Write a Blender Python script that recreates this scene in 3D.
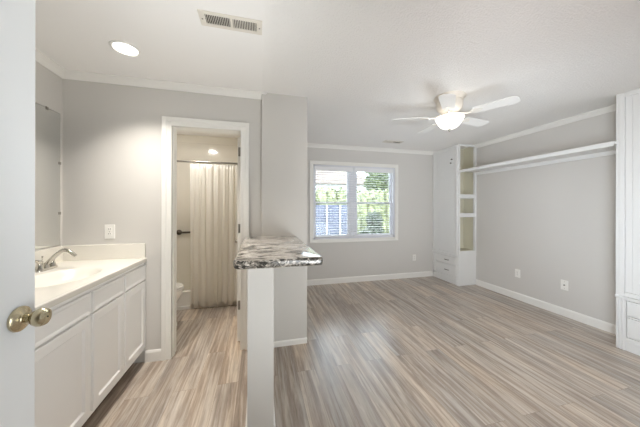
import bpy, bmesh, math, random
from mathutils import Vector, Matrix
random.seed(7)
C = bpy.context.scene
for o in list(bpy.data.objects): bpy.data.objects.remove(o)
COL = C.collection
PI = math.pi

# ---------------------------------------------------------------- camera
F_PX, YAW, PITCH, ROLL = 244.15, 0.2444, 0.0, 0.002
cam_d = bpy.data.cameras.new('camera'); cam = bpy.data.objects.new('camera', cam_d); COL.objects.link(cam)
cam_d.sensor_width = 36.0; cam_d.sensor_fit = 'HORIZONTAL'; cam_d.lens = F_PX/640*36
cam_d.shift_y = -5.9/640
cam_d.clip_start = 0.02; cam_d.clip_end = 200
_r = Vector((math.cos(YAW), -math.sin(YAW), 0))
_f = Vector((math.sin(YAW)*math.cos(PITCH), math.cos(YAW)*math.cos(PITCH), math.sin(PITCH)))
_u = _r.cross(_f)
_r2 = _r*math.cos(ROLL) + _u*math.sin(ROLL); _u2 = _u*math.cos(ROLL) - _r*math.sin(ROLL)
M = Matrix.Identity(4)
for i in range(3):
    M[i][0] = _r2[i]; M[i][1] = _u2[i]; M[i][2] = -_f[i]
M[2][3] = 1.35
cam.matrix_world = M
C.camera = cam

# ---------------------------------------------------------------- sky, sun, exposure
W = bpy.data.worlds.new('sky'); C.world = W; W.use_nodes = True
bg = W.node_tree.nodes['Background']; bg.inputs[0].default_value = (0.82, 0.91, 1.0, 1); bg.inputs[1].default_value = 12.5
sd = bpy.data.lights.new('sun', 'SUN'); sd.energy = 5.0; sd.angle = 0.03; sd.color = (1, 0.95, 0.86)
so = bpy.data.objects.new('sun', sd); COL.objects.link(so)
so.rotation_euler = Vector((0.35, 0.75, -0.95)).to_track_quat('-Z', 'Y').to_euler()
CAN_L, FAN_L, BATH_L = 10.8, 2.6, 310.0     # radiance of the lamps' lenses
CAN_COL, FAN_COL, BATH_COL = (1.0, 0.95, 0.88), (1.0, 0.95, 0.87), (1.0, 0.98, 0.95)
# added fill lights near the viewpoint, standing for no lamp in the room
def add_fill(name, loc, energy, size, colr, aim=(0, 0, 1), spread=180):
    l = bpy.data.lights.new(name, 'AREA'); l.energy = energy; l.shape = 'DISK'; l.size = size; l.color = colr; l.spread = math.radians(spread)
    o = bpy.data.objects.new(name, l); COL.objects.link(o); o.location = loc
    o.rotation_euler = Vector(aim).to_track_quat('-Z', 'Y').to_euler()
add_fill('fill_light', (.50, .06, 1.5), 20.0, .8, (.98, .96, 1), (.85, .66, 0), 120)
add_fill('fill_light', (1.3, .10, 1.0), 10.5, .8, (.80, .91, 1), (.85, .66, 0), 100)
add_fill('fill_light', (.90, .15, .7), 11.6, .8, (.93, .98, 1), (.2, 1, .1), 120)
add_fill('fill_light', (2.0, .35, .5), 5.2, .8, (.80, .90, 1), (.05, 1, .6), 80)
add_fill('fill_light', (.30, .45, .8), 5.4, .5, (.94, .98, 1), (-.45, .6, 1), 80)
add_fill('fill_light', (.30, .30, 1.0), 2.1, .5, (.94, .98, 1), (-.7, 1, -.15), 85)
C.view_settings.view_transform = 'Standard'; C.view_settings.look = 'None'
C.view_settings.gamma = 1; C.view_settings.use_curve_mapping = False
C.view_settings.exposure = 0.05
try:
    C.cycles.use_denoising = True; C.cycles.max_bounces = 14; C.cycles.diffuse_bounces = 8
    C.cycles.transparent_max_bounces = 16; C.cycles.caustics_reflective = False; C.cycles.caustics_refractive = False
except Exception: pass

# ---------------------------------------------------------------- materials
def lin(c): return tuple((x/12.92 if x <= .04045 else ((x+.055)/1.055)**2.4) for x in [v/255 for v in c]) + (1,)
def mat(name, rgb, rough=.5, metal=0., bump=None, spec=.5, tint=None, coat=0):
    m = bpy.data.materials.new(name); m.use_nodes = True; nt = m.node_tree; b = nt.nodes['Principled BSDF']
    b.inputs['Base Color'].default_value = lin(rgb); b.inputs['Roughness'].default_value = rough
    b.inputs['Metallic'].default_value = metal; b.inputs['Specular IOR Level'].default_value = spec
    b.inputs['Coat Weight'].default_value = coat
    tc = nt.nodes.new('ShaderNodeTexCoord')
    if tint:   # (scale, amount): faint mottling of the paint
        n = nt.nodes.new('ShaderNodeTexNoise'); n.inputs['Scale'].default_value = tint[0]; n.inputs['Detail'].default_value = 4
        nt.links.new(tc.outputs['Object'], n.inputs['Vector'])
        mx = nt.nodes.new('ShaderNodeMix'); mx.data_type = 'RGBA'
        c = lin(rgb); k = tint[1]
        mx.inputs[6].default_value = tuple(v*(1-k) for v in c[:3])+(1,); mx.inputs[7].default_value = tuple(min(1, v*(1+k)) for v in c[:3])+(1,)
        nt.links.new(n.outputs[0], mx.inputs[0]); nt.links.new(mx.outputs[2], b.inputs['Base Color'])
    if bump:   # (scale, strength, distance)
        n = nt.nodes.new('ShaderNodeTexNoise'); n.inputs['Scale'].default_value = bump[0]; n.inputs['Detail'].default_value = 3
        nt.links.new(tc.outputs['Object'], n.inputs['Vector'])
        bp = nt.nodes.new('ShaderNodeBump'); bp.inputs['Strength'].default_value = bump[1]; bp.inputs['Distance'].default_value = bump[2]
        nt.links.new(n.outputs[0], bp.inputs['Height']); nt.links.new(bp.outputs[0], b.inputs['Normal'])
    return m
def emit(name, rgb, strength):
    m = mat(name, (240, 238, 230), .4); b = m.node_tree.nodes['Principled BSDF']
    b.inputs['Emission Color'].default_value = tuple(rgb)+(1,); b.inputs['Emission Strength'].default_value = strength
    return m
WALL = mat('greige_wall_paint', (209, 206, 201), .75, bump=(180, .08, .002), spec=.3, tint=(1.3, .015))
TRIM = mat('white_trim_paint', (238, 236, 231), .38, bump=(40, .02, .001), tint=(6, .01))
CAB = mat('white_cabinet_paint', (240, 239, 237), .35, bump=(60, .03, .001), tint=(5, .012))
TOWERW = mat('white_built_in_paint', (228, 228, 226), .42, bump=(60, .03, .001), tint=(5, .012))
KHAKI = mat('khaki_interior', (210, 206, 187), .6, bump=(60, .03, .001), tint=(5, .02))  # tower interior, darker and yellower than the white body
DOORW = mat('white_door_paint', (228, 230, 231), .4, bump=(50, .03, .001), tint=(4, .01))
BRASS = mat('antique_brass', (208, 197, 168), .2, 1., bump=(15, .03, .001), tint=(20, .05))
CHROME = mat('brushed_nickel', (200, 197, 190), .16, 1., bump=(30, .02, .001))
DARKMET = mat('dark_bronze', (88, 78, 68), .4, .8, tint=(30, .1))
STEEL = mat('satin_steel', (150, 146, 138), .32, 1., tint=(30, .05))
PORC = mat('white_porcelain', (236, 233, 226), .12, coat=.4, tint=(3, .01))
MARBLE = mat('cultured_marble', (226, 222, 213), .25, coat=.2, tint=(2.5, .015))
PLATE = mat('white_plastic', (240, 238, 233), .35, tint=(8, .01))
SLOT = mat('dark_slot', (44, 40, 36), .8, tint=(20, .1))
TOEK = mat('shaded_toe_kick', (92, 74, 58), .7, tint=(9, .15))  # dark brown puts the shade below the cabinet into the colour
SHOWER = mat('glossy_shower_surround', (222, 216, 203), .10, coat=.2, tint=(1.5, .01))
FANW = mat('white_fan_enamel', (236, 232, 224), .3, tint=(8, .01))
FANC = mat('cream_fan_enamel', (222, 214, 201), .3, tint=(8, .02))
FANB = mat('white_fan_blade', (240, 239, 236), .45, tint=(8, .015))
BLIND = mat('white_blind_slat', (236, 236, 238), .45, tint=(8, .01))
SASH = mat('white_vinyl_sash', (226, 227, 232), .4, tint=(8, .01))
GRILLE = mat('almond_grille_metal', (226, 220, 209), .45, tint=(10, .02))
def mirror_m():
    m = mat('mirror_silver', (247, 248, 246), .01, 1., tint=(1, .003)); return m
MIRROR = mirror_m()
def glass_m():
    m = bpy.data.materials.new('window_glass'); m.use_nodes = True; nt = m.node_tree; nt.nodes.remove(nt.nodes['Principled BSDF'])
    t = nt.nodes.new('ShaderNodeBsdfTransparent'); t.inputs[0].default_value = (.95, .97, .97, 1)
    g = nt.nodes.new('ShaderNodeBsdfGlossy'); g.inputs['Roughness'].default_value = .02
    f = nt.nodes.new('ShaderNodeFresnel'); f.inputs[0].default_value = 1.4
    x = nt.nodes.new('ShaderNodeMixShader'); nt.links.new(f.outputs[0], x.inputs[0]); nt.links.new(t.outputs[0], x.inputs[1]); nt.links.new(g.outputs[0], x.inputs[2])
    nt.links.new(x.outputs[0], nt.nodes['Material Output'].inputs[0]); return m
GLASS = glass_m()
def curtain_m():
    m = mat('sheer_white_curtain', (250, 247, 241), .35, bump=(300, .05, .001)); nt = m.node_tree; b = nt.nodes['Principled BSDF']
    t = nt.nodes.new('ShaderNodeBsdfTranslucent'); t.inputs[0].default_value = lin((250, 247, 241))
    x = nt.nodes.new('ShaderNodeMixShader'); x.inputs[0].default_value = .55
    nt.links.new(b.outputs[0], x.inputs[1]); nt.links.new(t.outputs[0], x.inputs[2]); nt.links.new(x.outputs[0], nt.nodes['Material Output'].inputs[0]); return m
CURTAIN = curtain_m()
def ceiling_m():
    # smooth plaster over the vanity, sprayed texture over the main room
    m = mat('ceiling_plaster', (243, 241, 238), .85, spec=.2); nt = m.node_tree; b = nt.nodes['Principled BSDF']
    tc = nt.nodes.new('ShaderNodeTexCoord'); sx = nt.nodes.new('ShaderNodeSeparateXYZ'); nt.links.new(tc.outputs['Object'], sx.inputs[0])
    st = nt.nodes.new('ShaderNodeMapRange'); st.inputs[1].default_value = .03; st.inputs[2].default_value = .10; st.inputs[3].default_value = .08; st.inputs[4].default_value = 1
    nt.links.new(sx.outputs[0], st.inputs[0])
    n = nt.nodes.new('ShaderNodeTexNoise'); n.inputs['Scale'].default_value = 75; n.inputs['Detail'].default_value = 5; n.inputs['Roughness'].default_value = .65
    nt.links.new(tc.outputs['Object'], n.inputs['Vector'])
    mu = nt.nodes.new('ShaderNodeMath'); mu.operation = 'MULTIPLY'; nt.links.new(n.outputs[0], mu.inputs[0]); nt.links.new(st.outputs[0], mu.inputs[1])
    bp = nt.nodes.new('ShaderNodeBump'); bp.inputs['Strength'].default_value = .5; bp.inputs['Distance'].default_value = .02
    nt.links.new(mu.outputs[0], bp.inputs['Height']); nt.links.new(bp.outputs[0], b.inputs['Normal'])
    return m
CEIL = ceiling_m()
def floor_m():
    m = mat('vinyl_plank_floor', (160, 140, 120), .36, spec=.6, coat=.55); nt = m.node_tree; b = nt.nodes['Principled BSDF']; L = nt.links.new
    N = nt.nodes.new
    tc = N('ShaderNodeTexCoord'); sx = N('ShaderNodeSeparateXYZ'); L(tc.outputs['Object'], sx.inputs[0])
    cb = N('ShaderNodeCombineXYZ'); L(sx.outputs[1], cb.inputs[0]); L(sx.outputs[0], cb.inputs[1])   # planks run along Y
    br = N('ShaderNodeTexBrick'); br.offset = .37; br.offset_frequency = 2
    br.inputs['Scale'].default_value = 1; br.inputs['Brick Width'].default_value = 1.22; br.inputs['Row Height'].default_value = .152
    br.inputs['Mortar Size'].default_value = .0008; br.inputs['Mortar Smooth'].default_value = .2; br.inputs['Bias'].default_value = 0
    br.inputs['Color1'].default_value = (0, 0, 0, 1); br.inputs['Color2'].default_value = (1, 1, 1, 1); br.inputs['Mortar'].default_value = (.5, .5, .5, 1)
    L(cb.outputs[0], br.inputs['Vector'])
    bw = N('ShaderNodeRGBToBW'); L(br.outputs['Color'], bw.inputs[0])
    off = N('ShaderNodeMath'); off.operation = 'MULTIPLY'; off.inputs[1].default_value = 37.0; L(bw.outputs[0], off.inputs[0])
    def grain(sx_, sy_, det, dist):
        c2 = N('ShaderNodeCombineXYZ'); a = N('ShaderNodeMath'); a.operation = 'MULTIPLY'; a.inputs[1].default_value = sx_; L(sx.outputs[0], a.inputs[0])
        d = N('ShaderNodeMath'); d.operation = 'MULTIPLY'; d.inputs[1].default_value = sy_; L(sx.outputs[1], d.inputs[0])
        L(a.outputs[0], c2.inputs[0]); L(d.outputs[0], c2.inputs[1]); L(off.outputs[0], c2.inputs[2])
        n = N('ShaderNodeTexNoise'); n.inputs['Scale'].default_value = 1; n.inputs['Detail'].default_value = det; n.inputs['Roughness'].default_value = .62
        n.inputs['Distortion'].default_value = dist; L(c2.outputs[0], n.inputs['Vector']); return n
    g1 = grain(30, 1.5, 9, .6); g2 = grain(110, 9, 6, .3); g3 = grain(5, 1.0, 3, .4)
    r1 = N('ShaderNodeValToRGB'); e = r1.color_ramp.elements
    e[0].position = .27; e[0].color = lin((134, 119, 106)); e[1].position = .72; e[1].color = lin((216, 206, 194))
    x = e.new(.45); x.color = lin((170, 154, 139)); x = e.new(.56); x.color = lin((196, 183, 168))
    L(g1.outputs[0], r1.inputs[0])
    # plank to plank tone
    r2 = N('ShaderNodeValToRGB'); e = r2.color_ramp.elements
    e[0].position = 0; e[0].color = (.80, .80, .815, 1); e[1].position = 1; e[1].color = (1.13, 1.105, 1.07, 1); x = e.new(.5); x.color = (.97, .98, 1.0, 1); L(bw.outputs[0], r2.inputs[0])
    m1 = N('ShaderNodeMix'); m1.data_type = 'RGBA'; m1.blend_type = 'MULTIPLY'; m1.inputs[0].default_value = 1; L(r1.outputs[0], m1.inputs[6]); L(r2.outputs[0], m1.inputs[7])
    r3 = N('ShaderNodeValToRGB'); e = r3.color_ramp.elements
    e[0].position = .32; e[0].color = (.80, .78, .76, 1); e[1].position = .55; e[1].color = (1.04, 1.04, 1.04, 1); L(g2.outputs[0], r3.inputs[0])
    m2 = N('ShaderNodeMix'); m2.data_type = 'RGBA'; m2.blend_type = 'MULTIPLY'; m2.inputs[0].default_value = .8; L(m1.outputs[2], m2.inputs[6]); L(r3.outputs[0], m2.inputs[7])
    r4 = N('ShaderNodeValToRGB'); e = r4.color_ramp.elements
    e[0].position = .35; e[0].color = (.90, .92, .95, 1); e[1].position = .65; e[1].color = (1.05, 1.02, .98, 1); L(g3.outputs[0], r4.inputs[0])
    m3 = N('ShaderNodeMix'); m3.data_type = 'RGBA'; m3.blend_type = 'MULTIPLY'; m3.inputs[0].default_value = 1; L(m2.outputs[2], m3.inputs[6]); L(r4.outputs[0], m3.inputs[7])
    m4 = N('ShaderNodeMix'); m4.data_type = 'RGBA'; L(br.outputs['Fac'], m4.inputs[0]); L(m3.outputs[2], m4.inputs[6]); m4.inputs[7].default_value = lin((120, 104, 90))
    L(m4.outputs[2], b.inputs['Base Color'])
    rr = N('ShaderNodeMapRange'); rr.inputs[3].default_value = .26; rr.inputs[4].default_value = .36; L(g2.outputs[0], rr.inputs[0]); L(rr.outputs[0], b.inputs['Roughness']); b.inputs['Coat Roughness'].default_value = .24
    bp = N('ShaderNodeBump'); bp.inputs['Strength'].default_value = .12; bp.inputs['Distance'].default_value = .002; L(g2.outputs[0], bp.inputs['Height']); L(bp.outputs[0], b.inputs['Normal'])
    return m
FLOOR = floor_m()
def granite_m(name='granite_look_laminate', sh=0., sc=(6, 12, 14)):
    m = mat(name, (200, 195, 188), .16, coat=.35); nt = m.node_tree; b = nt.nodes['Principled BSDF']; L = nt.links.new; N = nt.nodes.new
    tc = N('ShaderNodeTexCoord'); mp = N('ShaderNodeMapping'); mp.inputs['Rotation'].default_value = (0, 0, -.55); mp.inputs['Scale'].default_value = sc; L(tc.outputs['Object'], mp.inputs[0])
    n = N('ShaderNodeTexNoise'); n.inputs['Scale'].default_value = 1; n.inputs['Detail'].default_value = 7; n.inputs['Roughness'].default_value = .68; n.inputs['Distortion'].default_value = 1.2; L(mp.outputs[0], n.inputs['Vector'])
    r = N('ShaderNodeValToRGB'); e = r.color_ramp.elements
    e[0].position = .36+sh; e[0].color = lin((58, 57, 52)); e[1].position = .58+sh; e[1].color = lin((228, 221, 212))
    x = e.new(.43+sh); x.color = lin((126, 120, 112)); x = e.new(.485+sh); x.color = lin((192, 184, 174))
    L(n.outputs[0], r.inputs[0])
    n2 = N('ShaderNodeTexNoise'); n2.inputs['Scale'].default_value = 90; n2.inputs['Detail'].default_value = 3; L(tc.outputs['Object'], n2.inputs['Vector'])
    r2 = N('ShaderNodeValToRGB'); e = r2.color_ramp.elements; e[0].position = .36+sh; e[0].color = (.55, .53, .5, 1); e[1].position = .47; e[1].color = (1, 1, 1, 1); L(n2.outputs[0], r2.inputs[0])
    mx = N('ShaderNodeMix'); mx.data_type = 'RGBA'; mx.blend_type = 'MULTIPLY'; mx.inputs[0].default_value = .7; L(r.outputs[0], mx.inputs[6]); L(r2.outputs[0], mx.inputs[7])
    L(mx.outputs[2], b.inputs['Base Color']); return m
GRANITE = granite_m(); GRANITE_EDGE = granite_m('dark_granite_look_edge', .085, (26, 26, 40))
def leaf_m(name, a, c_, sc=9):
    m = mat(name, a, .6); nt = m.node_tree; b = nt.nodes['Principled BSDF']; L = nt.links.new; N = nt.nodes.new
    tc = N('ShaderNodeTexCoord'); n = N('ShaderNodeTexNoise'); n.inputs['Scale'].default_value = sc; n.inputs['Detail'].default_value = 4; L(tc.outputs['Object'], n.inputs['Vector'])
    r = N('ShaderNodeValToRGB'); e = r.color_ramp.elements; e[0].position = .38; e[0].color = lin(a); e[1].position = .62; e[1].color = lin(c_); L(n.outputs[0], r.inputs[0]); L(r.outputs[0], b.inputs['Base Color']); return m
HEDGE = leaf_m('hedge_leaf', (70, 78, 52), (114, 118, 82)); TREEL = leaf_m('tree_leaf', (46, 60, 38), (92, 104, 62))
SHRUB = leaf_m('shrub_leaf', (34, 42, 38), (66, 76, 58)); BARK = leaf_m('bark', (52, 46, 40), (84, 74, 64), 20)
LAWN = leaf_m('lawn', (74, 86, 50), (104, 112, 70), 6); PAVE = leaf_m('pale_concrete', (150, 150, 150), (168, 166, 162), 8)
FENCEM = leaf_m('blue_grey_fence_paint', (80, 85, 104), (89, 94, 113), 5)
ROOFM = leaf_m('brown_shingles', (60, 48, 38), (82, 68, 56), 14); SIDING = leaf_m('white_siding', (168, 168, 168), (182, 181, 178), 4)

# ---------------------------------------------------------------- mesh helpers
class MB:
    def __init__(s): s.bm = bmesh.new()
    def box(s, x0, x1, y0, y1, z0, z1, bev=0, seg=2):
        if x0 > x1: x0, x1 = x1, x0
        if y0 > y1: y0, y1 = y1, y0
        if z0 > z1: z0, z1 = z1, z0
        t = bmesh.new(); bmesh.ops.create_cube(t, size=1)
        for v in t.verts: v.co = Vector(((v.co.x+.5)*(x1-x0)+x0, (v.co.y+.5)*(y1-y0)+y0, (v.co.z+.5)*(z1-z0)+z0))
        if bev: bmesh.ops.bevel(t, geom=t.edges[:], offset=min(bev, .45*min(x1-x0, y1-y0, z1-z0)), segments=seg, profile=.5, affect='EDGES')
        s.add(t); return s
    def add(s, t, mtx=None):
        if mtx is not None: t.transform(mtx)
        me = bpy.data.meshes.new('tmp'); t.to_mesh(me); t.free(); s.bm.from_mesh(me); bpy.data.meshes.remove(me); return s
    def prism(s, pts, axis, a, b):
        """extrude a closed 2-D outline along an axis (0,1,2) from a to b; pts are the two remaining coordinates in xyz order"""
        def P(p, q):
            c = list(p); c.insert(axis, q); return Vector(c)
        A = [s.bm.verts.new(P(p, a)) for p in pts]; B = [s.bm.verts.new(P(p, b)) for p in pts]; n = len(pts)
        s.bm.faces.new(A); s.bm.faces.new(B[::-1])
        for i in range(n): s.bm.faces.new((A[i], A[(i+1) % n], B[(i+1) % n], B[i]))
        return s
    def loft(s, rings, cap0=True, cap1=True):
        R = [[s.bm.verts.new(p) for p in r] for r in rings]; n = len(R[0])
        for a, b in zip(R, R[1:]):
            for i in range(n): s.bm.faces.new((a[i], a[(i+1) % n], b[(i+1) % n], b[i]))
        if cap0: s.bm.faces.new(R[0][::-1])
        if cap1: s.bm.faces.new(R[-1])
        return s
    def lathe(s, prof, c=(0, 0, 0), axis=(0, 0, 1), n=28, cap0=True, cap1=True):
        ax = Vector(axis).normalized(); q = Vector((0, 0, 1)).rotation_difference(ax)
        return s.loft([[Vector(c) + q @ Vector((r*math.cos(2*PI*i/n), r*math.sin(2*PI*i/n), z)) for i in range(n)] for r, z in prof], cap0, cap1)
    def tube(s, pts, rad, n=12):
        P = [Vector(p) for p in pts]; rr = rad if isinstance(rad, (list, tuple)) else [rad]*len(P); rings = []; up = Vector((.13, .27, .95))
        for i, p in enumerate(P):
            t = (P[min(i+1, len(P)-1)] - P[max(i-1, 0)]).normalized(); a = t.cross(up)
            if a.length < .05: a = t.cross(Vector((1, 0, 0)))
            a.normalize(); b = t.cross(a)
            rings.append([p + (a*math.cos(2*PI*k/n) + b*math.sin(2*PI*k/n))*rr[i] for k in range(n)])
        return s.loft(rings)
    def build(s, name, m, parent=None, smooth=False, mods=None):
        bmesh.ops.recalc_face_normals(s.bm, faces=s.bm.faces[:])
        if smooth:
            for f in s.bm.faces: f.smooth = True
        me = bpy.data.meshes.new(name); s.bm.to_mesh(me); s.bm.free()
        for k in (m if isinstance(m, list) else [m]): me.materials.append(k)
        if smooth: 
            try: me.set_sharp_from_angle(angle=math.radians(38))
            except Exception: pass
        o = bpy.data.objects.new(name, me); COL.objects.link(o)
        if parent:
            o.parent = parent
            # parts are modelled in world space: keep them there under a parent that sits at its own base
            g = parent; off = Vector((0, 0, 0))
            while g: off += g.location; g = g.parent
            for v in me.vertices: v.co -= off
        return o
def tag(o, label, cat, group=None, kind=None):
    o['label'] = label; o['category'] = cat
    if group: o['group'] = group
    if kind: o['kind'] = kind
    return o
def thing(name, loc, label, cat, group=None, kind=None):
    o = bpy.data.objects.new(name, None); o.empty_display_size = .1; COL.objects.link(o); o.location = loc
    return tag(o, label, cat, group, kind)
def struct(mb, name, m, label, cat, smooth=False): return tag(mb.build(name, m, None, smooth), label, cat, None, 'structure')
def copy_tree(o, parent=None):
    c = o.copy(); COL.objects.link(c); c.parent = parent
    for ch in list(o.children): copy_tree(ch, c)
    return c

# ---------------------------------------------------------------- dimensions
XL, XR, YB, ZC = -1.556, 3.707, 4.155, 2.452
YD, YD2 = 2.437, 2.56               # vanity wall with the bathroom doorway
XP0, XP1, YP = .022, .467, 2.40     # wall block between bathroom and main room
YN = -.05                           # wall behind the camera
DX0, DX1, DZ = -.755, -.172, 2.075  # bathroom doorway
WX0, WX1, WZ0, WZ1 = .915, 2.500, .795, 2.105   # window opening

# ---------------------------------------------------------------- shell
struct(MB().box(XL-.12, XR+.12, YN-.12, YB+.12, -.10, 0), 'floor', FLOOR, 'wood-look vinyl plank floor running through both rooms', 'floor')
struct(MB().box(XL-.12, XR+.12, YN-.12, YB+.12, ZC, ZC+.2), 'ceiling', CEIL, 'white ceiling, smooth over the vanity and textured over the main room', 'ceiling')
struct(MB().box(XL-.12, XL, YN-.12, YB+.12, 0, ZC), 'wall_left', WALL, 'beige wall behind the vanity mirror', 'wall')
struct(MB().box(XR, XR+.12, YN-.12, YB+.12, 0, ZC), 'wall_right', WALL, 'light grey wall with the long white shelf', 'wall')
struct(MB().box(XL, WX0, YB, YB+.12, 0, ZC).box(WX1, XR, YB, YB+.12, 0, ZC).box(WX0, WX1, YB, YB+.12, 0, WZ0).box(WX0, WX1, YB, YB+.12, WZ1, ZC),
       'wall_back', WALL, 'grey end wall with the window', 'wall')
struct(MB().box(XL, DX0-.016, YD, YD2, 0, ZC).box(DX1+.016, XP0, YD, YD2, 0, ZC).box(DX0-.016, DX1+.016, YD, YD2, DZ+.016, ZC), 'wall_vanity', WALL, 'beige wall around the bathroom doorway', 'wall')
struct(MB().box(XP0, XP1, YP, YB, 0, ZC), 'wall_pier', WALL, 'grey wall end standing between the bathroom doorway and the window', 'wall')
HX0, HX1, HY0, HZ = -.062, .083, 1.425, 1.022
struct(MB().box(HX0, HX1, HY0, YP, 0, HZ), 'wall_half', WALL, 'narrow grey half wall carrying the granite-look counter', 'wall')
EX0, EX1 = -.63, .30
struct(MB().box(XL, EX0, YN-.12, YN, 0, ZC).box(EX1, XR, YN-.12, YN, 0, ZC).box(EX0, EX1, YN-.12, YN, 2.05, ZC), 'wall_near', WALL, 'wall with the entry doorway behind the viewpoint', 'wall')
struct(MB().box(-1.1, 1.0, -2.4, YN-.12, -.1, 0).box(-1.1, 1.0, -2.4, YN-.12, ZC, ZC+.2).box(-1.22, -1.1, -2.4, YN-.12, 0, ZC).box(1.0, 1.12, -2.4, YN-.12, 0, ZC).box(-1.22, 1.12, -2.5, -2.4, 0, ZC),
       'wall_hall', WALL, 'hallway beyond the entry doorway', 'wall')

# crown mouldings and baseboards
def run(name, prof, axis, a, b, wall, sgn, label, cat, m=TRIM):
    """prof: (distance from wall, z); axis of travel 0 or 1; wall = wall coordinate; sgn = direction away from wall"""
    pts = [(wall + sgn*d, z) for d, z in prof]
    return struct(MB().prism(pts, axis, a, b), name, m, label, cat)
K = .050
CROWN = [(0, ZC-.056), (.008, ZC-.056), (.012, ZC-.046), (.026, ZC-.028), (.040, ZC-.016), (K, ZC-.010), (K, ZC), (0, ZC)]
BASE = [(0, 0), (.013, 0), (.013, .080), (.010, .088), (.006, .097), (0, .099)]
# vanity-wall crown ends in a mitred return past the wall end
mb = MB(); n = len(CROWN)
A = [mb.bm.verts.new((XL + d, YD - d, z)) for d, z in CROWN]; B = [mb.bm.verts.new((XP0 + d, YD - d, z)) for d, z in CROWN]
mb.bm.faces.new(A); mb.bm.faces.new(B[::-1])
for i in range(n): mb.bm.faces.new((A[i], A[(i+1) % n], B[(i+1) % n], B[i]))
struct(mb, 'trim_1', TRIM, 'white crown moulding above the bathroom doorway', 'crown moulding')
run('trim_2', CROWN, 1, YN, YD, XL, 1, 'white crown moulding above the vanity mirror', 'crown moulding')
run('trim_3', CROWN, 0, XP1, 3.335, YB, -1, 'white crown moulding above the window', 'crown moulding')
run('trim_4', CROWN, 1, 1.61, 3.50, XR, -1, 'white crown moulding above the long wall shelf', 'crown moulding')
run('baseboard_back', BASE, 0, XP1, 3.335, YB, -1, 'white baseboard under the window', 'baseboard')
run('baseboard_right', BASE, 1, 1.61, 3.50, XR, -1, 'white baseboard between the two built-in towers', 'baseboard')
run('baseboard_vanity', BASE, 0, -.962, DX0-.08, YD, -1, 'short white baseboard between vanity and bathroom doorway', 'baseboard')
run('baseboard_pier', [(0, 0), (.011, 0), (.011, .042), (.006, .052), (0, .053)], 0, HX1, XP1, YP, -1, 'white baseboard on the wall end under the counter', 'baseboard')
run('baseboard_half', BASE, 1, HY0, YP-.013, HX1, 1, 'white baseboard along the room side of the half wall', 'baseboard')
run('trim_5', BASE, 1, HY0, YD-.02, HX0, -1, 'white baseboard along the vanity side of the half wall', 'baseboard')
run('trim_6', [(0, ZC-.11), (.012, ZC-.11), (.02, ZC-.09), (.05, ZC-.03), (.055, ZC), (0, ZC)], 0, XL, XP0, YB-.012, -1, 'moulding along the top of the shower back wall', 'moulding', SHOWER)

# bathroom door casing (stepped) and jamb
CW = .078
def casing(x0, x1, z1, yw, sgn, z0=None, cw=CW):
    m = MB()
    for d0, d1, th in ((0, cw, .012), (cw*.55, cw, .020), (0, cw*.2, .016)):
        y0, y1 = (yw, yw + sgn*th)
        m.box(x0-d1, x0-d0, y0, y1, (z0-d1) if z0 is not None else 0, z1+d1, .002)
        m.box(x1+d0, x1+d1, y0, y1, (z0-d1) if z0 is not None else 0, z1+d1, .002)
        m.box(x0-d0, x1+d0, y0, y1, z1+d0, z1+d1, .002)
        if z0 is not None: m.box(x0-d0, x1+d0, y0, y1, z0-d1, z0-d0, .002)
    return m
struct(casing(DX0, DX1, DZ, YD, -1), 'trim_7', TRIM, 'white casing around the bathroom doorway', 'door casing')
struct(MB().box(DX0-.016, DX0, YD-.004, YD2+.004, 0, DZ+.016).box(DX1, DX1+.016, YD-.004, YD2+.004, 0, DZ+.016).box(DX0, DX1, YD-.004, YD2+.004, DZ, DZ+.016)
       .box(DX0, DX0+.006, YD+.030, YD+.070, 0, DZ).box(DX1-.003, DX1, YD+.030, YD+.070, 0, DZ), 'trim_8', TRIM, 'white jamb lining inside the bathroom doorway', 'door jamb')

# bathroom door leaf, open 90 degrees into the bathroom
def knob_set(parent, p, ax, m, r=1., both=True):
    """rose + knob on a door face at p, axis ax pointing away from the face"""
    ax = Vector(ax)
    MB().lathe([(.0, 0), (.036*r, 0), (.038*r, .003), (.037*r, .007), (.030*r, .012), (.019*r, .015), (.0165*r, .017)], p, ax, 36).build('rose', m, parent, True)
    k = MB().lathe([(.0125*r, .014), (.0115*r, .026), (.0135*r, .031), (.023*r, .037), (.0275*r, .046), (.0275*r, .053), (.024*r, .060), (.016*r, .0635), (.008*r, .0645), (.0, .0645)], p, ax, 36, True, False).build('knob', m, parent, True)
    MB().lathe([(.0022, .0640), (.0022, .0652), (0.0005, .0652)], p, ax, 12).build('lock_pinhole', SLOT, k, True)
d1 = thing('door_1', (-.193, YD2+.02, 0), 'white bathroom door standing open, seen edge on at the right jamb', 'door', kind='structure')
MB().box(-.2105, -.1755, YD2+.006, YD2+.57, .012, DZ-.02, .002).build('leaf', TRIM, d1)
for z in (1.906, 1.14, .373):
    h = MB().box(-.1757, -.1737, YD2-.010, YD2+.028, z-.045, z+.045).box(-.203, -.1757, YD2+.0035, YD2+.0058, z-.045, z+.045, .001)
    h.lathe([(.006, -.048), (.006, .048)], (-.1715+.0005, YD2-.001, z), (0, 0, 1), 12)
    h.build('hinge', STEEL, d1)
knob_set(d1, (-.2105, YD2+.50, .95), (-1, 0, 0), STEEL, .85)

# entry door leaf at the left, swung open against the viewpoint
d2 = thing('door_2', (-.647, -.02, 0), 'white entry door standing open at the left edge with a brass knob', 'door', kind='structure')
MB().box(-.665, -.63, -.02, .888, .012, 2.035, .0025).build('leaf', DOORW, d2)
knob_set(d2, (-.63, .836, 1.048), (1, 0, 0), BRASS, .88)
knob_set(d2, (-.665, .836, 1.048), (-1, 0, 0), BRASS, .88)
MB().box(-.659, -.636, .8872, .8892, .99, 1.106, .0008).build('latch_plate', BRASS, d2)

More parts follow.
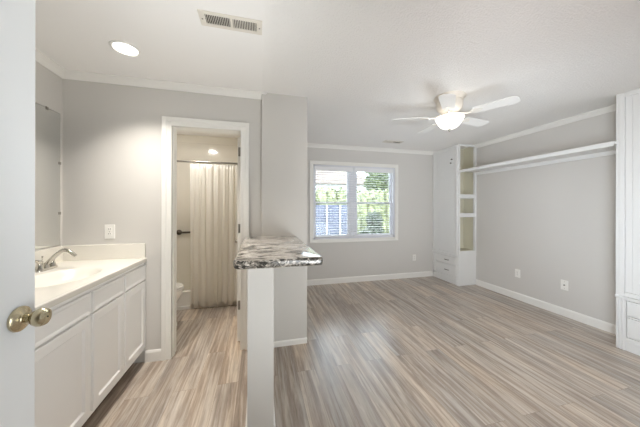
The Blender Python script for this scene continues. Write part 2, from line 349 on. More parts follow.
# ---------------------------------------------------------------- window
struct(casing(WX0, WX1, WZ1, YB, -1, WZ0, .062), 'trim_9', TRIM, 'white picture-frame casing around the window', 'window casing')
win = thing('window_1', (1.70, YB+.06, WZ0), 'white double-hung twin window with central mullion', 'window', kind='structure')
MX0, MX1 = 1.606, 1.735
fr = MB().box(WX0, WX0+.03, YB+.002, YB+.12, WZ0, WZ1).box(WX1-.03, WX1, YB+.002, YB+.12, WZ0, WZ1).box(WX0, WX1, YB+.002, YB+.12, WZ0, WZ0+.025).box(WX0, WX1, YB+.002, YB+.12, WZ1-.025, WZ1).box(MX0, MX1, YB+.055, YB+.12, WZ0, WZ1)
fr.build('frame', SASH, win)
ZM = 1.44
for (a, b) in ((WX0+.03, MX0), (MX1, WX1-.03)):
    for (z0, z1, y) in ((WZ0+.025, ZM+.02, YB+.068), (ZM-.02, WZ1-.025, YB+.092)):
        s = MB(); w = .034
        s.box(a, a+w, y, y+.022, z0, z1, .002).box(b-w, b, y, y+.022, z0, z1, .002).box(a+w, b-w, y, y+.022, z0, z0+w, .002).box(a+w, b-w, y, y+.022, z1-w, z1, .002)
        sh = s.build('sash', SASH, win)
        MB().box(a+w-.004, b-w+.004, y+.009, y+.013, z0+w-.004, z1-w+.004).build('pane', GLASS, sh)
def blind(a, b, label):
    t = thing('window_blind', ((a+b)/2, YB+.03, WZ1-.027), label, 'blind', 'slatted blinds in the window')
    MB().box(a+.004, b-.004, YB+.004, YB+.012, WZ1-.105, WZ1-.027, .002).box(a+.006, b-.006, YB+.012, YB+.055, WZ1-.07, WZ1-.028, .002).build('headrail', BLIND, t)
    s = MB(); z = WZ1-.125
    while z > WZ0+.07:
        p = [(YB+.008, z-.0035), (YB+.020, z+.0006), (YB+.032, z+.0014), (YB+.044, z+.0006), (YB+.054, z-.0025), (YB+.054, z-.0052), (YB+.044, z-.0022), (YB+.032, z-.0014), (YB+.020, z-.0022), (YB+.008, z-.0062)]
        s.prism(p, 0, a+.008, b-.008); z -= .0445
    s.build('slats', BLIND, t)
    MB().box(a+.008, b-.008, YB+.008, YB+.054, WZ0+.030, WZ0+.048, .003).build('bottom_rail', BLIND, t)
    for fx in (.14, .86):
        x = a + (b-a)*fx
        MB().tube([(x, YB+.0065, WZ1-.10), (x, YB+.0065, WZ0+.04)], .0012, 6).tube([(x, YB+.0555, WZ1-.07), (x, YB+.0555, WZ0+.04)], .0012, 6).build('ladder_cord', BLIND, t)
    return t
bl1 = blind(WX0+.03, (MX0+MX1)/2-.003, 'white slatted blind over the left half of the window')
bl2 = blind((MX0+MX1)/2+.003, WX1-.03, 'white slatted blind over the right half of the window')
MB().tube([(WX0+.075, YB-.002, WZ1-.10), (WX0+.075, YB-.003, 1.20), (WX0+.076, YB-.003, 1.14)], .0016, 6).lathe([(.003, .03), (.008, .01), (.009, 0)], (WX0+.076, YB-.003, 1.11), (0, 0, 1), 12).build('pull_cord', BLIND, bl1)
MB().tube([(WX1-.075, YB-.003, WZ1-.10), (WX1-.075, YB-.004, 1.30)], .004, 8).build('tilt_wand', BLIND, bl2)

# ---------------------------------------------------------------- vanity
VX = -.974; VY0, VY1 = 1.215, YD
van = thing('vanity_cabinet', (-1.25, (VY0+VY1)/2, 0), 'white bathroom vanity cabinet with panel doors along the left wall', 'cabinet')
MB().box(XL, VX-.02, VY0, VY0+.018, .105, .876).box(XL, VX-.02, VY1-.018, VY1, .105, .876).box(XL, VX-.02, VY0, VY1, .105, .123).box(XL, XL+.01, VY0, VY1, .105, .876).build('carcass', CAB, van)
ff = MB()
for y0, y1 in ((VY0, VY0+.035), (1.705, 1.745), (2.066, 2.102), (VY1-.03, VY1)): ff.box(VX-.02, VX, y0, y1, .105, .876, .001)
for z0, z1 in ((.105, .150), (.700, .738), (.845, .876)): ff.box(VX-.0199, VX-.0003, VY0+.001, VY1-.001, z0, z1, .001)
ff.build('face_frame', CAB, van)
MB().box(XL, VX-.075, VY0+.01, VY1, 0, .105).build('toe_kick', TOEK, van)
def panel_front(y0, y1, z0, z1, xf, name, parent, m, fw=.045, rec=.006, th=.016):
    """door or drawer front facing +X: frame, sloped bead and recessed field, one mesh"""
    b = MB(); xs = xf+th
    o_ = [(y0, z0), (y1, z0), (y1, z1), (y0, z1)]
    def ring(k, x): return [Vector((x, y, z)) for y, z in ((y0+k, z0+k), (y1-k, z0+k), (y1-k, z1-k), (y0+k, z1-k))]
    b.loft([ring(0, xf), ring(0, xs-.003), ring(.003, xs), ring(fw, xs), ring(fw+.010, xs-rec), ring(fw+.016, xs-rec)])
    return b.build(name, m, parent)
bays = ((VY0+.025, 1.713), (1.735, 2.076), (2.092, VY1-.012))
for i, (a, b) in enumerate(bays):
    dr = panel_front(a, b, .726, .850, VX, 'drawer_front', van, CAB, .012, .003, .020)
    dv = panel_front(a, b, .138, .715, VX, 'door', van, CAB, .05, .009, .020)
    hy = b+.004 if i == 0 else (a-.006 if i == 1 else b+.004)
    for z in (.22, .655):
        MB().lathe([(.0045, -.022), (.0045, .022)], (VX+.008, hy, z), (0, 0, 1), 10).box(VX, VX+.004, hy-.008, hy+.008, z-.02, z+.02, .001).build('hinge', CAB, dv, True)

# countertop with integral oval basin
cx, cy, ra, rb = -1.215, 1.90, .165, .235
top = thing('vanity_countertop', (-1.24, (VY0+VY1)/2, .876), 'white cultured marble vanity countertop with oval basin', 'countertop')
tb = MB(); N_ = 48; ZT = .912
x0, x1, y0, y1 = XL, -.952, VY0-.015, YD
def rect_ring(z, ins=0):
    pts = []
    for k in range(N_):
        t = 2*PI*k/N_; dx, dy = math.cos(t), math.sin(t)
        a, b, c_, d = x0, x1-ins, y0+ins, y1
        sx = ((b-cx)/dx if dx > 0 else (a-cx)/dx) if abs(dx) > 1e-9 else 1e9; sy = ((d-cy)/dy if dy > 0 else (c_-cy)/dy) if abs(dy) > 1e-9 else 1e9
        s = min(sx, sy); pts.append(Vector((cx+dx*s, cy+dy*s, z)))
    # snap nearest ring points to the true corners
    for q in ((a, c_), (a, d), (b, c_), (b, d)):
        j = min(range(N_), key=lambda i: (pts[i].x-q[0])**2 + (pts[i].y-q[1])**2); pts[j] = Vector((q[0], q[1], z))
    return pts
def ell(z, k): return [Vector((cx+ra*k*math.cos(2*PI*i/N_), cy+rb*k*math.sin(2*PI*i/N_), z)) for i in range(N_)]
tb.loft([rect_ring(.876), rect_ring(ZT-.006), rect_ring(ZT, .006), ell(ZT, 1.10), ell(ZT-.003, 1.04), ell(ZT-.014, .98), ell(ZT-.04, .90), ell(ZT-.07, .76), ell(ZT-.092, .5), ell(ZT-.10, .14)], False, True)
bot = [ell(ZT-.112, .14), ell(ZT-.104, .52), ell(ZT-.08, .80), ell(ZT-.036, .96), rect_ring(.876)]; tb.loft(bot, True, False)
tb.build('slab', MARBLE, top, True)
MB().box(XL, XL+.02, VY0-.015, YD, ZT-.001, 1.037, .004).build('backsplash', MARBLE, top)
MB().box(XL+.02, -.958, YD-.02, YD, ZT-.001, 1.037, .004).build('sidesplash', MARBLE, top)
MB().lathe([(.0, 0), (.022, 0), (.024, .003), (.016, .004), (.006, .0035), (0, .004)], (cx, cy, ZT-.0995), (0, 0, 1), 24, True, False).build('drain', CHROME, top, True)

# faucet
FX, FY, FZ = -1.446, 2.122, ZT+.0005
fau = thing('faucet', (FX, FY, FZ), 'nickel centerset faucet with two lever handles on the vanity top', 'faucet')
def stadium(cx_, cy_, hx, hy, z, n=10):
    r = hx; P = []
    for k in range(n+1): t = PI*k/n; P.append(Vector((cx_+r*math.cos(t), cy_+hy-r+r*math.sin(t), z)))
    for k in range(n+1): t = PI+PI*k/n; P.append(Vector((cx_+r*math.cos(t), cy_-hy+r+r*math.sin(t), z)))
    return P
MB().loft([stadium(FX, FY, .026, .082, FZ), stadium(FX, FY, .026, .082, FZ+.010), stadium(FX, FY, .022, .078, FZ+.017)]).build('base', CHROME, fau, True)
for s in (-1, 1):
    h = MB().lathe([(.022, .015), (.019, .030), (.014, .048), (.015, .058), (.017, .066), (.012, .073), (0.001, .075)], (FX, FY+s*.052, FZ), (0, 0, 1), 20)
    h.tube([(FX, FY+s*.052, FZ+.066), (FX-.004, FY+s*.075, FZ+.075), (FX-.008, FY+s*.105, FZ+.080), (FX-.009, FY+s*.118, FZ+.079)], [.008, .007, .0065, .004], 10)
    h.build('handle', CHROME, fau, True)
sp = []
for k in range(17):
    t = k/16; x = FX + .172*t; z = FZ+.02 + .112*math.sin(min(1, t*1.25)*PI*.5) - .055*max(0, t-.55)**1.4*3.1
    sp.append((x, FY, z))
MB().lathe([(.021, .015), (.017, .03), (.0145, .05)], (FX, FY, FZ), (0, 0, 1), 20).tube([(FX, FY, FZ+.02)]+[(p[0], p[1], p[2]+.012) for p in sp], [.0145]+[.0145-.004*i/16 for i in range(17)], 14).build('spout', CHROME, fau, True)
MB().tube([(FX-.022, FY, FZ+.015), (FX-.022, FY, FZ+.085)], .0028, 8).lathe([(.003, 0), (.006, .004), (.006, .010), (.001, .013)], (FX-.022, FY, FZ+.083), (0, 0, 1), 12).build('lift_rod', CHROME, fau, True)

# mirror
mir = thing('wall_mirror', (XL, 1.8, 1.045), 'large frameless mirror on the wall above the vanity', 'mirror')
MB().box(XL, XL+.006, VY0, 2.405, 1.047, 2.095).build('glass', MIRROR, mir)
MB().box(XL, XL+.0045, 2.405, 2.409, 1.046, 2.096).box(XL, XL+.0045, VY0, 2.409, 2.095, 2.098).build('edge', STEEL, mir)
for (y, z) in ((2.28, 2.093), (1.75, 2.093), (2.402, 1.70), (2.402, 1.30)):
    MB().box(XL, XL+.011, y-.009, y+.009, z-.010, z+.012, .002).build('clip', STEEL, mir)

# outlets
def plate(name, p, n, label, cat, grp, w, h_, kind):
    """wall plate at p with outward normal n"""
    t = thing(name, p, label, cat, grp); n = Vector(n); side = Vector((0, 0, 1)).cross(n)
    def bx(u0, u1, v0, v1, d0, d1, bev, nm, m, par):
        a = Vector(p)+side*u0+n*d0; b = Vector(p)+side*u1+n*d1
        return MB().box(a.x, b.x, a.y, b.y, p[2]+v0, p[2]+v1, bev).build(nm, m, par)
    bx(-w/2, w/2, -h_/2, h_/2, 0, .006, .002, 'cover_plate', PLATE, t)
    if kind == 'duplex':
        for v in (-.020, .020):
            r = bx(-.017, .017, v-.0145, v+.0145, .006, .0085, .001, 'socket', PLATE, t)
            for u in (-.0065, .0065): bx(u-.0013, u+.0013, v-.002, v+.008, .0085, .0088, 0, 'slot', SLOT, r)
            bx(-.002, .002, v-.011, v-.007, .0085, .0088, 0, 'slot', SLOT, r)
        bx(-.0025, .0025, -.0025, .0025, .006, .007, 0, 'screw', STEEL, t)
    elif kind == 'jack':
        a = Vector(p)+n*.006
        MB().lathe([(.009, 0), (.009, .004), (.0055, .005), (.0055, .012), (.003, .0125)], a, n, 16).build('coax_jack', STEEL, t, True)
        for v in (-.042, .042): bx(-.0025, .0025, v-.0025, v+.0025, .006, .007, 0, 'screw', STEEL, t)
    elif kind == 'gang':
        for u in (-.0,):
            for v in (-.020, .020):
                r = bx(u-.017, u+.017, v-.0145, v+.0145, .006, .0085, .001, 'socket', PLATE, t)
                for k in (-.0065, .0065): bx(u+k-.0013, u+k+.0013, v-.002, v+.008, .0085, .0088, 0, 'slot', SLOT, r)
        bx(-.0025, .0025, -.0025, .0025, .006, .007, 0, 'screw', STEEL, t)
    return t
plate('wall_outlet', (-1.225, YD, 1.143), (0, -1, 0), 'white outlet plate on the beige wall above the vanity splash', 'outlet', None, .074, .120, 'gang')
plate('wall_outlet', (2.92, YB, .385), (0, -1, 0), 'white outlet plate low on the end wall right of the window', 'outlet', None, .074, .118, 'duplex')
plate('wall_outlet', (XR, 2.79, .385), (-1, 0, 0), 'white outlet plate on the shelf wall nearer the far built-in tower', 'outlet', None, .074, .118, 'duplex')
plate('cable_jack', (XR, 2.22, .388), (-1, 0, 0), 'white plate with one central jack on the shelf wall', 'outlet', None, .078, .122, 'jack')

# ---------------------------------------------------------------- peninsula counter
pc = MB(); zt, zb = 1.072, 1.022
xa, xb, ya, yb = -.134, .354, 1.338, YP
def rr_ring(ins, z):
    r1_, r2_ = .055, .016; P = []
    for (cx_, cy_, r, t0) in ((xa+r1_, ya+r1_, r1_, PI), (xb-r2_, ya+r2_, r2_, 1.5*PI)):
        for k in range(9):
            t = t0 + PI/2*k/8; P.append(Vector((cx_+(r-ins)*math.cos(t), cy_+(r-ins)*math.sin(t), z)))
    P.append(Vector((xb-ins, yb, z))); P.append(Vector((xa+ins, yb, z))); return P
rings = [rr_ring(.010, zb), rr_ring(.003, zb+.004), rr_ring(0, zb+.012), rr_ring(0, zt-.014), rr_ring(.004, zt-.004), rr_ring(.013, zt)]
pc.loft(rings)
co = tag(pc.build('peninsula_counter', GRANITE, None, True), 'grey granite-look bar counter on top of the half wall', 'countertop')
MB().loft([rr_ring(.0028, zb+.004), rr_ring(-.0008, zb+.011), rr_ring(-.0008, zt-.013), rr_ring(.0032, zt-.0035), rr_ring(.006, zt-.006), rr_ring(.006, zb+.006)], False, False).build('edge_band', GRANITE_EDGE, co, True)['label'] = 'dark speckled front edge'

# ---------------------------------------------------------------- built-in towers and shelf
def tower(name, yf, sgn, xf, wid, label):
    """yf: face with the open shelves; sgn: direction the unit extends along Y; xf: door face"""
    t = thing(name, ((xf+XR)/2, yf+sgn*wid/2, 0), label, 'built-in cabinet', 'built-in towers on the shelf wall')
    def B(m, x0, x1, t0, t1, z0, z1, bev=.0015): return m.box(x0, x1, yf+sgn*t0, yf+sgn*t1, z0, z1, bev)
    lip = .012; dep = .27; zo = .60; ztp = 2.40
    b = MB()
    B(b, xf+.022, XR, .004, wid, 0, .50)                               # base block
    B(b, xf, XR, 0, wid, .50, zo, .002)                                # rail below the opening
    B(b, xf, xf+.030, 0, .035, zo, ZC); B(b, XR-.036, XR, 0, .035, zo, ZC)     # posts
    B(b, xf+.030, XR-.036, 0, .035, ztp+.02, ZC)
    B(b, xf+.003, xf+.020, .035, dep, zo, ZC, 0)                       # side behind the door face
    B(b, xf+.003, XR, dep+.012, wid, zo, ZC, 0)
    b.build('body', TOWERW, t)
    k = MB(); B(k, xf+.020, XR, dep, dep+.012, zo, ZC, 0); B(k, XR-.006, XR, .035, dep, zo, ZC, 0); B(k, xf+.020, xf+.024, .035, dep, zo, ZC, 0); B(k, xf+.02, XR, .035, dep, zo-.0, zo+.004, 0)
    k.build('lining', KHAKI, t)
    for z0, z1 in ((1.516, 1.586), (1.188, 1.258)):
        m = MB(); B(m, xf+.022, XR-.005, .006, dep, z0, z1, .003); m.build('shelf', TOWERW, t)
    # beadboard door
    d0, d1_, dz0, dz1 = .028, wid-.03, .520, ZC-.012
    m = MB(); nb = 11; w = .036
    B(m, xf-.014, xf, d0, d0+w, dz0, dz1, .003); B(m, xf-.014, xf, d1_-w, d1_, dz0, dz1, .003); B(m, xf-.014, xf, d0+w, d1_-w, dz0, dz0+w, .003); B(m, xf-.014, xf, d0+w, d1_-w, dz1-w, dz1, .003)
    pw = (d1_-d0-2*w)/nb
    for i in range(nb): B(m, xf-.003, xf, d0+w+i*pw+.002, d0+w+(i+1)*pw-.002, dz0+w, dz1-w, .0025)
    door = m.build('door', TOWERW, t)
    for dt, dz in (((.150, 2.213), (.172, 2.150)) if sgn > 0 else ()):
        MB().lathe([(.009, 0), (.008, .006), (.006, .010), (.011, .016), (.011, .022), (.004, .026)], (xf-.003, yf+sgn*dt, dz), (-1, 0, 0), 16).build('knob', DARKMET, door, True)
    # ledge, drawers, plinth
    m = MB(); B(m, xf-.014, xf+.01, -.004, wid, .488, .512, .004); m.build('ledge', TOWERW, t)
    m = MB()
    for z0, z1 in ((.478, .490), (.318, .330), (.100, .126)): B(m, xf+.002, xf+.022, .066, wid, z0, z1, .002)
    B(m, xf+.002, xf+.022, wid-.06, wid, .1, .49, .002); m.build('drawer_frame', TOWERW, t)
    for z0, z1 in ((.336, .472), (.132, .312)):
        m = MB(); B(m, xf+.004, xf+.022, .073, wid-.067, z0, z1, .003); B(m, xf-.001, xf+.005, .090, wid-.084, z0+.017, z1-.017, .002)
        dr = m.build('drawer', TOWERW, t)
        zc = (z0+z1)/2; yc = wid*.42
        h = MB().tube([(xf-.001, yf+sgn*(yc-.045), zc), (xf-.016, yf+sgn*(yc-.042), zc), (xf-.020, yf+sgn*yc, zc), (xf-.016, yf+sgn*(yc+.042), zc), (xf-.001, yf+sgn*(yc+.045), zc)], [.006, .005, .006, .005, .006], 10)
        h.build('handle', DARKMET, dr, True)
    m = MB(); B(m, xf+.002, xf+.022, .0, .066, 0, .488, .002)
    for dt in (.013, .033, .053): B(m, xf-.006, xf+.003, dt-.007, dt+.007, .0, .488, .003)
    m.build('pilaster', TOWERW, t)
    m = MB(); B(m, xf+.004, xf+.022, .066, wid, 0, .098, .002); B(m, xf-.001, xf+.005, .066, wid, .080, .094, .003); m.build('plinth', TOWERW, t)
    return t
tower('shelf_tower', 3.50, 1, 3.338, .655, 'far white built-in tower with open side shelves in the room corner')
tower('shelf_tower', 1.61, -1, 3.372, .655, 'near white built-in tower cut off by the right edge of the photo')
sh = thing('wall_shelf', (3.52, 2.55, 1.96), 'long white shelf spanning between the two built-in towers', 'shelf')
MB().box(3.345, XR, 1.602, 3.508, 1.972, 1.998, .002).box(3.333, 3.347, 1.612, 3.498, 1.955, 2.000, .002).build('board', TOWERW, sh)
MB().box(XR-.02, XR, 1.612, 3.498, 1.925, 1.972, .002).build('cleat', TOWERW, sh)

# ---------------------------------------------------------------- ceiling things
def can(loc, label, grp, L, colr):
    t = thing('recessed_light', loc, label, 'ceiling light', grp)
    MB().lathe([(.068, -.004), (.074, -.009), (.086, -.006), (.090, 0), (.068, 0)], loc, (0, 0, 1), 40, False, False).build('trim_ring', PLATE, t, True)
    MB().lathe([(.0, -.003), (.069, -.003)], loc, (0, 0, 1), 40, False, False).build('lens', emit('lamp_lens', colr, 12), t)
    # the lamp's own downward beam
    l = bpy.data.lights.new('lamp_beam', 'AREA'); l.shape = 'DISK'; l.size = .13; l.spread = math.radians(105); l.energy = L; l.color = colr
    o = bpy.data.objects.new('lamp_beam', l); COL.objects.link(o); o.parent = t; o.location = (0, 0, -.012)
    return t
can((-.902, 1.972, ZC), 'lit recessed downlight in the ceiling above the vanity', None, CAN_L, CAN_COL)
bl = thing('bathroom_light', (-.87, 3.18, ZC), 'round flush light on the bathroom ceiling', 'ceiling light')
MB().lathe([(.15, 0), (.15, -.02), (.145, -.024), (.0, -.024)], (-.87, 3.18, ZC), (0, 0, 1), 36, True, False).build('pan', FANW, bl, True)
MB().lathe([(.062, -.023), (.060, -.028), (.001, -.029)], (-.87, 3.18, ZC), (0, 0, 1), 36, False, False).build('diffuser', emit('bath_lamp_glass', BATH_COL, BATH_L), bl, True)
hall_fill = can((-.1, -1.2, ZC), 'added unseen recessed fill light in the hallway behind the entry doorway', None, 2, (1, .97, .94))  # added out of view to brighten the room through the doorway

def register(name, x0, x1, y0, y1, label, nfin, cols):
    t = thing(name, ((x0+x1)/2, (y0+y1)/2, ZC), label, 'air vent', None)
    z = ZC; fw = .022
    m = MB().box(x0, x1, y0, y0+fw, z-.008, z, .003).box(x0, x1, y1-fw, y1, z-.008, z, .003).box(x0, x0+fw*1.5, y0+fw-.004, y1-fw+.004, z-.008, z, .003).box(x1-fw*1.5, x1, y0+fw-.004, y1-fw+.004, z-.008, z, .003)
    xm = (x0+x1)/2
    m.box(xm-.008, xm+.008, y0+fw, y1-fw, z-.008, z, .002)
    m.build('frame', GRILLE, t)
    MB().box(x0+fw*1.4, x1-fw*1.4, y0+fw-.002, y1-fw+.002, z-.0008, z).build('duct_opening', SLOT, t)
    for side, tilt in ((-1, -.35), (1, .35)):
        a, b = (x0+fw*1.5, xm-.008) if side < 0 else (xm+.008, x1-fw*1.5); f = MB()
        for i in range(nfin):
            x = a + (b-a)*(i+.5)/nfin; c = .0014*math.copysign(1, tilt)
            f.prism([(x-.0012-c, z-.006), (x+.0012-c, z-.006), (x+.0012+c, z-.002), (x-.0012+c, z-.002)], 1, y0+fw-.002, y1-fw+.002)
        f.build('louvers', GRILLE, t)
    for x in (x0+.016, x1-.016): MB().lathe([(.005, 0), (.004, -.002), (.001, -.0025)], (x, (y0+y1)/2, z-.008), (0, 0, 1), 10).build('screw', STEEL, t, True)
    return t
register('ceiling_vent', -.337, .016, 1.480, 1.598, 'large louvred air vent in the ceiling over the vanity area', 14, 2)
register('ceiling_vent', 2.00, 2.33, 3.60, 3.72, 'small air vent in the ceiling near the window', 12, 2)

# ceiling fan
fx, fy = 1.84, 2.05
fan = thing('ceiling_fan', (fx, fy, ZC), 'white five-blade hugger ceiling fan with lit glass bowl', 'ceiling fan')
MB().lathe([(.142, 0), (.146, -.006), (.140, -.014), (.128, -.030), (.122, -.046)], (fx, fy, ZC), (0, 0, 1), 44).build('canopy', FANC, fan, True)
MB().lathe([(.118, -.044), (.121, -.060), (.119, -.100), (.112, -.120), (.088, -.142), (.060, -.155), (.052, -.160)], (fx, fy, ZC), (0, 0, 1), 44).build('motor_housing', FANC, fan, True)
MB().lathe([(.050, -.158), (.055, -.166), (.052, -.185), (.040, -.196), (.050, -.202), (.064, -.206), (.100, -.208), (.125, -.204), (.125, -.209), (.060, -.216)], (fx, fy, ZC), (0, 0, 1), 36).build('light_fitter', FANW, fan, True)
bowl = MB().lathe([(.126, -.206), (.130, -.211), (.122, -.226), (.112, -.246), (.098, -.270), (.076, -.294), (.044, -.311), (.012, -.316)], (fx, fy, ZC), (0, 0, 1), 44)
bowl.build('glass_bowl', emit('frosted_bowl_glass', FAN_COL, FAN_L), fan, True)
MB().lathe([(.012, -.314), (.015, -.321), (.010, -.329), (.007, -.337), (.009, -.341), (.001, -.347)], (fx, fy, ZC), (0, 0, 1), 20).build('finial', STEEL, fan, True)
for k in range(5):
    ang = math.radians(154 + 72*k); R_ = Matrix.Translation((fx, fy, ZC-.195)) @ Matrix.Rotation(ang, 4, 'Z')
    T = R_ @ Matrix.Rotation(math.radians(-8), 4, 'X')
    out = []; r0, r1 = .215, .55; n = 12
    for i in range(n+1): x = r0 + (r1-.05-r0)*i/n; out.append((x, .052+.012*i/n))
    for i in range(1, 9): t = PI/2*i/8; out.append((r1-.05+.05*math.sin(t), .014+.05*math.cos(t)))
    full = out + [(x, -y) for x, y in out[::-1]]
    b = MB(); A = [b.bm.verts.new(T @ Vector((x, y, 0))) for x, y in full]; B2 = [b.bm.verts.new(T @ Vector((x, y, .006))) for x, y in full]
    b.bm.faces.new(A); b.bm.faces.new(B2[::-1]); nn = len(full)
    for i in range(nn): b.bm.faces.new((A[i], A[(i+1) % nn], B2[(i+1) % nn], B2[i]))
    b.build('blade', FANB, fan)
    ir = MB(); P = [R_ @ Vector(p) for p in ((.045, 0, .022), (.085, 0, .016), (.14, 0, -.004), (.20, 0, -.006))]
    ir.tube(P, [.011, .010, .010, .009], 10)
    pl = [(.185, .010), (.20, .030), (.225, .042), (.25, .036), (.275, .016), (.285, 0), (.275, -.016), (.25, -.036), (.225, -.042), (.20, -.030), (.185, -.010)]
    A = [ir.bm.verts.new(T @ Vector((x, y, -.005))) for x, y in pl]; B2 = [ir.bm.verts.new(T @ Vector((x, y, -.0005))) for x, y in pl]; nn = len(pl)
    ir.bm.faces.new(A); ir.bm.faces.new(B2[::-1])
    for i in range(nn): ir.bm.faces.new((A[i], A[(i+1) % nn], B2[(i+1) % nn], B2[i]))
    ir.build('blade_iron', STEEL if k in () else FANW, fan, True)

# ---------------------------------------------------------------- bathroom
struct(MB().box(XL, XP0, YB-.012, YB, 0, ZC), 'wall_shower_back', SHOWER, 'glossy cream shower back wall behind the curtain', 'shower wall')
struct(MB().box(XL, XL+.012, 3.56, YB-.012, 0, ZC-.12), 'wall_shower_left', SHOWER, 'glossy cream shower end wall at the left', 'shower wall')
struct(MB().box(XP0-.012, XP0, 3.56, YB-.012, 0, ZC-.12), 'wall_shower_right', SHOWER, 'glossy cream shower end wall at the right', 'shower wall')
pan = thing('shower_pan', (-.76, 3.85, 0), 'low white shower pan behind the curtain hem', 'shower pan')
MB().box(XL+.012, XP0-.012, 3.57, 3.64, 0, .235, .012).box(XL+.012, XP0-.012, 3.64, YB-.012, 0, .06).build('basin', PORC, pan)
MB().box(XL+.012, XP0-.012, 3.555, 3.572, 0, .045, .004).build('kick_strip', TRIM, pan)
rod = thing('curtain_rod', (-.76, 3.53, 1.95), 'metal curtain rod across the shower', 'curtain rod')
MB().tube([(XL+.004, 3.53, 1.952), (XP0-.004, 3.53, 1.952)], .0125, 14).build('tube', STEEL, rod, True)
for x, s in ((XL, 1), (XP0, -1)): MB().lathe([(.03, 0), (.03, .004), (.018, .012), (.015, .02)], (x, 3.53, 1.952), (s, 0, 0), 20).build('flange', CHROME, rod, True)
cur = thing('shower_curtain', (-.5, 3.53, 1.93), 'sheer white pleated shower curtain hanging in the bathroom', 'curtain')
cb = MB(); nx, nz = 150, 26; CX0, CX1 = -.885, -.02
grid = []
for j in range(nz+1):
    v = j/nz; row = []
    for i in range(nx+1):
        u = i/nx; ph = u*2*PI*9.5 + .5*math.sin(u*11) + .25*math.sin(v*3+u*7)
        amp = .008 + .012*v**.6
        x = CX0 + (CX1-CX0)*u + .010*math.sin(ph*2+1)*(.3+v)
        row.append(cb.bm.verts.new((x, 3.522 + amp*math.sin(ph) + .006*math.sin(ph*2.3+v*2), 1.925 - (1.905)*v + (.006*math.sin(ph) if j == 0 else 0))))
    grid.append(row)
for j in range(nz):
    for i in range(nx): cb.bm.faces.new((grid[j][i], grid[j][i+1], grid[j+1][i+1], grid[j+1][i]))
cs = cb.build('sheet', CURTAIN, cur, True)
sol = cs.modifiers.new('cloth', 'SOLIDIFY'); sol.thickness = .0012
for i in range(10):
    x = CX0 + .03 + (CX1-CX0-.06)*i/9; pts = [(x, 3.53+.020*math.cos(t), 1.945+.024*math.sin(t)) for t in [2*PI*k/16 for k in range(17)]]
    MB().tube(pts, .0022, 6).build('ring', CHROME, cur, True)
gb = thing('grab_bar', (-1.05, YB-.05, .968), 'dark metal grab bar on the shower wall left of the curtain', 'grab bar')
MB().tube([(-1.19, YB-.055, .968), (-.70, YB-.055, .968)], .015, 14).build('bar', DARKMET, gb, True)
for x in (-1.185, -.705): MB().lathe([(.040, 0), (.040, .006), (.030, .012), (.018, .020), (.017, .058)], (x, YB-.012, .968), (0, -1, 0), 24).build('flange', DARKMET, gb, True)

# toilet: faces +X, tank on the left wall
tx, ty = XL, 3.10
toi = thing('toilet', (-1.2, ty, 0), 'white toilet beside the shower, just inside the bathroom door', 'toilet')
def egg(cx_, rx, ry, z, n=32, sq=1.0):
    P = []
    for i in range(n):
        t = 2*PI*i/n; c, s = math.cos(t), math.sin(t); P.append(Vector((cx_ + rx*math.copysign(abs(c)**sq, c), ty + ry*math.copysign(abs(s)**sq, s)*(1 - .12*c), z)))
    return P
tip = -.846
def er(xb, xt, ry, z): return egg((xb+xt)/2, (xt-xb)/2, ry, z)
MB().loft([er(-1.36, tip-.058, .115, 0), er(-1.36, tip-.060, .112, .03), er(-1.35, tip-.085, .098, .10), er(-1.35, tip-.090, .100, .19), er(-1.36, tip-.060, .135, .27), er(-1.37, tip-.018, .172, .34), er(-1.37, tip-.002, .184, .385), er(-1.37, tip, .184, .412),
           er(-1.33, tip-.03, .150, .414), er(-1.30, tip-.06, .120, .36), er(-1.22, tip-.14, .06, .25)]).build('bowl', PORC, toi, True)
st_ = MB().loft([er(-1.35, tip+.004, .186, .415), er(-1.355, tip+.008, .190, .424), er(-1.35, tip+.004, .186, .434), er(-1.31, tip-.05, .125, .434), er(-1.31, tip-.05, .125, .416)], False, False)
st_.build('seat', PORC, toi, True)
MB().loft([er(-1.35, tip+.002, .184, .436), er(-1.352, tip+.005, .187, .444), er(-1.345, tip-.006, .178, .456), er(-1.30, tip-.06, .12, .462)]).build('lid', PORC, toi, True)
MB().box(tx+.004, -1.36, ty-.20, ty+.20, .40, .74, .02, 3).box(-1.48, -1.32, ty-.10, ty+.10, .22, .41, .02).build('tank', PORC, toi)
MB().box(tx+.002, -1.345, ty-.21, ty+.21, .741, .775, .010, 3).build('tank_lid', PORC, toi)
MB().lathe([(.012, 0), (.012, .01)], (-1.36, ty-.15, .68), (1, 0, 0), 14).tube([(-1.345, ty-.15, .68), (-1.34, ty-.09, .672)], .006, 8).build('flush_handle', CHROME, toi, True)

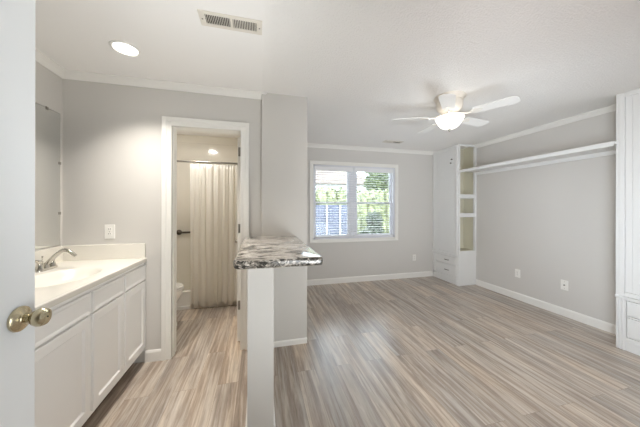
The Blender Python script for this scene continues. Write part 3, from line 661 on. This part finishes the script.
# ---------------------------------------------------------------- outside the window
struct(MB().box(-14, 24, -20, 40, -.40, -.25), 'ground', LAWN, 'lawn outside the window', 'ground')
struct(MB().box(4.4, 9.0, YB+.14, 16.0, -.25, -.22), 'path', PAVE, 'pale concrete drive outside the window', 'drive')
fen = thing('fence', (1.6, 6.15, -.25), 'blue grey board fence outside the lower left of the window', 'fence')
m = MB(); x = .2
while x < 2.28: m.box(x, x+.118, 6.14, 6.16, -.25, 1.42, .003); x += .122
m.build('boards', FENCEM, fen)
for x in (.95, 1.32, 1.69, 2.06): MB().box(x, x+.035, 6.105, 6.14, -.25, 1.42, .004).build('batten', SIDING, fen)
for z in (.25, 1.0): MB().box(.2, 2.33, 6.16, 6.20, z, z+.09, .003).build('rail', FENCEM, fen)
def leaves(mb, center, rad, n, size, shell=.55, zmin=None):
    for _ in range(n):
        while True:
            v = Vector((random.uniform(-1, 1), random.uniform(-1, 1), random.uniform(-1, 1)))
            if shell < v.length < 1: break
        p = Vector(center) + Vector((v.x*rad[0], v.y*rad[1], v.z*rad[2]))
        q = Vector((random.uniform(-1, 1), random.uniform(-1, 1), random.uniform(-1, 1))).to_track_quat('Z', 'Y'); s = size*random.uniform(.6, 1.3)
        vs = [mb.bm.verts.new(p + q @ Vector(c)*s) for c in ((-.5, 0, 0), (0, -.28, .06), (.5, 0, 0), (0, .28, .06))]; mb.bm.faces.new(vs)
def blob(mb, c, rad, amp=.12, sub=3):
    t = bmesh.new(); bmesh.ops.create_icosphere(t, subdivisions=sub, radius=1)
    for v in t.verts: 
        k = 1+random.uniform(-amp, amp); v.co = Vector((c[0]+v.co.x*rad[0]*k, c[1]+v.co.y*rad[1]*k, c[2]+v.co.z*rad[2]*k))
    mb.add(t)
hg = MB()
for i in range(22):
    x = .2 + i*.42; c = (x, 9.2+random.uniform(-.1, .1), .85+random.uniform(-.05, .05)); r = (.42, .5, 1.22)
    blob(hg, c, r, .10); leaves(hg, c, (r[0]*1.12, r[1]*1.12, r[2]*1.08), 330, .13, .85)
tag(hg.build('hedge', HEDGE), 'clipped sunlit green hedge across the lawn outside the window', 'hedge')
tr = thing('tree', (5.6, 10.6, -.25), 'green tree behind the hedge at the right of the window', 'tree')
MB().tube([(5.6, 10.6, -.25), (5.62, 10.6, .8), (5.55, 10.62, 1.9), (5.6, 10.6, 2.8)], [.16, .12, .10, .06], 10).build('trunk', BARK, tr, True)
cr = MB()
for c, r in (((5.5, 10.5, 3.1), .75), ((5.9, 10.7, 2.5), .6), ((5.2, 10.4, 2.45), .5), ((5.65, 10.5, 3.8), .55)):
    blob(cr, c, (r*.6, r*.6, r*.6), .25); leaves(cr, c, (r, r, r), 650, .16, .5)
cr.build('crown', TREEL, tr)
sb = thing('shrub', (3.55, 7.2, -.25), 'dark rounded shrub outside the lower right of the window', 'shrub')
MB().tube([(3.55, 7.2, -.25), (3.55, 7.2, .3)], .05, 8).build('stem', BARK, sb, True)
cr = MB()
for c, r in (((3.55, 7.2, .45), .42), ((3.62, 7.25, .95), .28), ((3.2, 7.15, .25), .38)):
    blob(cr, c, (r*.75, r*.75, r*.75), .2); leaves(cr, c, (r, r, r), 420, .10, .6)
cr.build('foliage', SHRUB, sb)
ho = thing('neighbour_house', (5.0, 19, -.25), 'white house with brown hipped roof beyond the hedge', 'house')
MB().box(1.5, 8.2, 17, 22, -.25, 3.1).build('wall', SIDING, ho)
MB().loft([[Vector(p) for p in ((1.1, 16.6, 3.05), (8.6, 16.6, 3.05), (8.6, 22.4, 3.05), (1.1, 22.4, 3.05))], [Vector(p) for p in ((3.5, 19.3, 5.0), (6.2, 19.3, 5.0), (6.2, 19.7, 5.0), (3.5, 19.7, 5.0))]]).build('roof', ROOFM, ho)
for x in (2.4, 4.4, 6.4):
    f = MB().box(x, x+.9, 16.95, 17.0, 1.2, 2.6, .01).build('window_frame', SASH, ho); MB().box(x+.07, x+.83, 16.93, 16.955, 1.27, 2.53).build('pane', mat('house_glass', (96, 104, 116), .1, tint=(3, .05)), f)
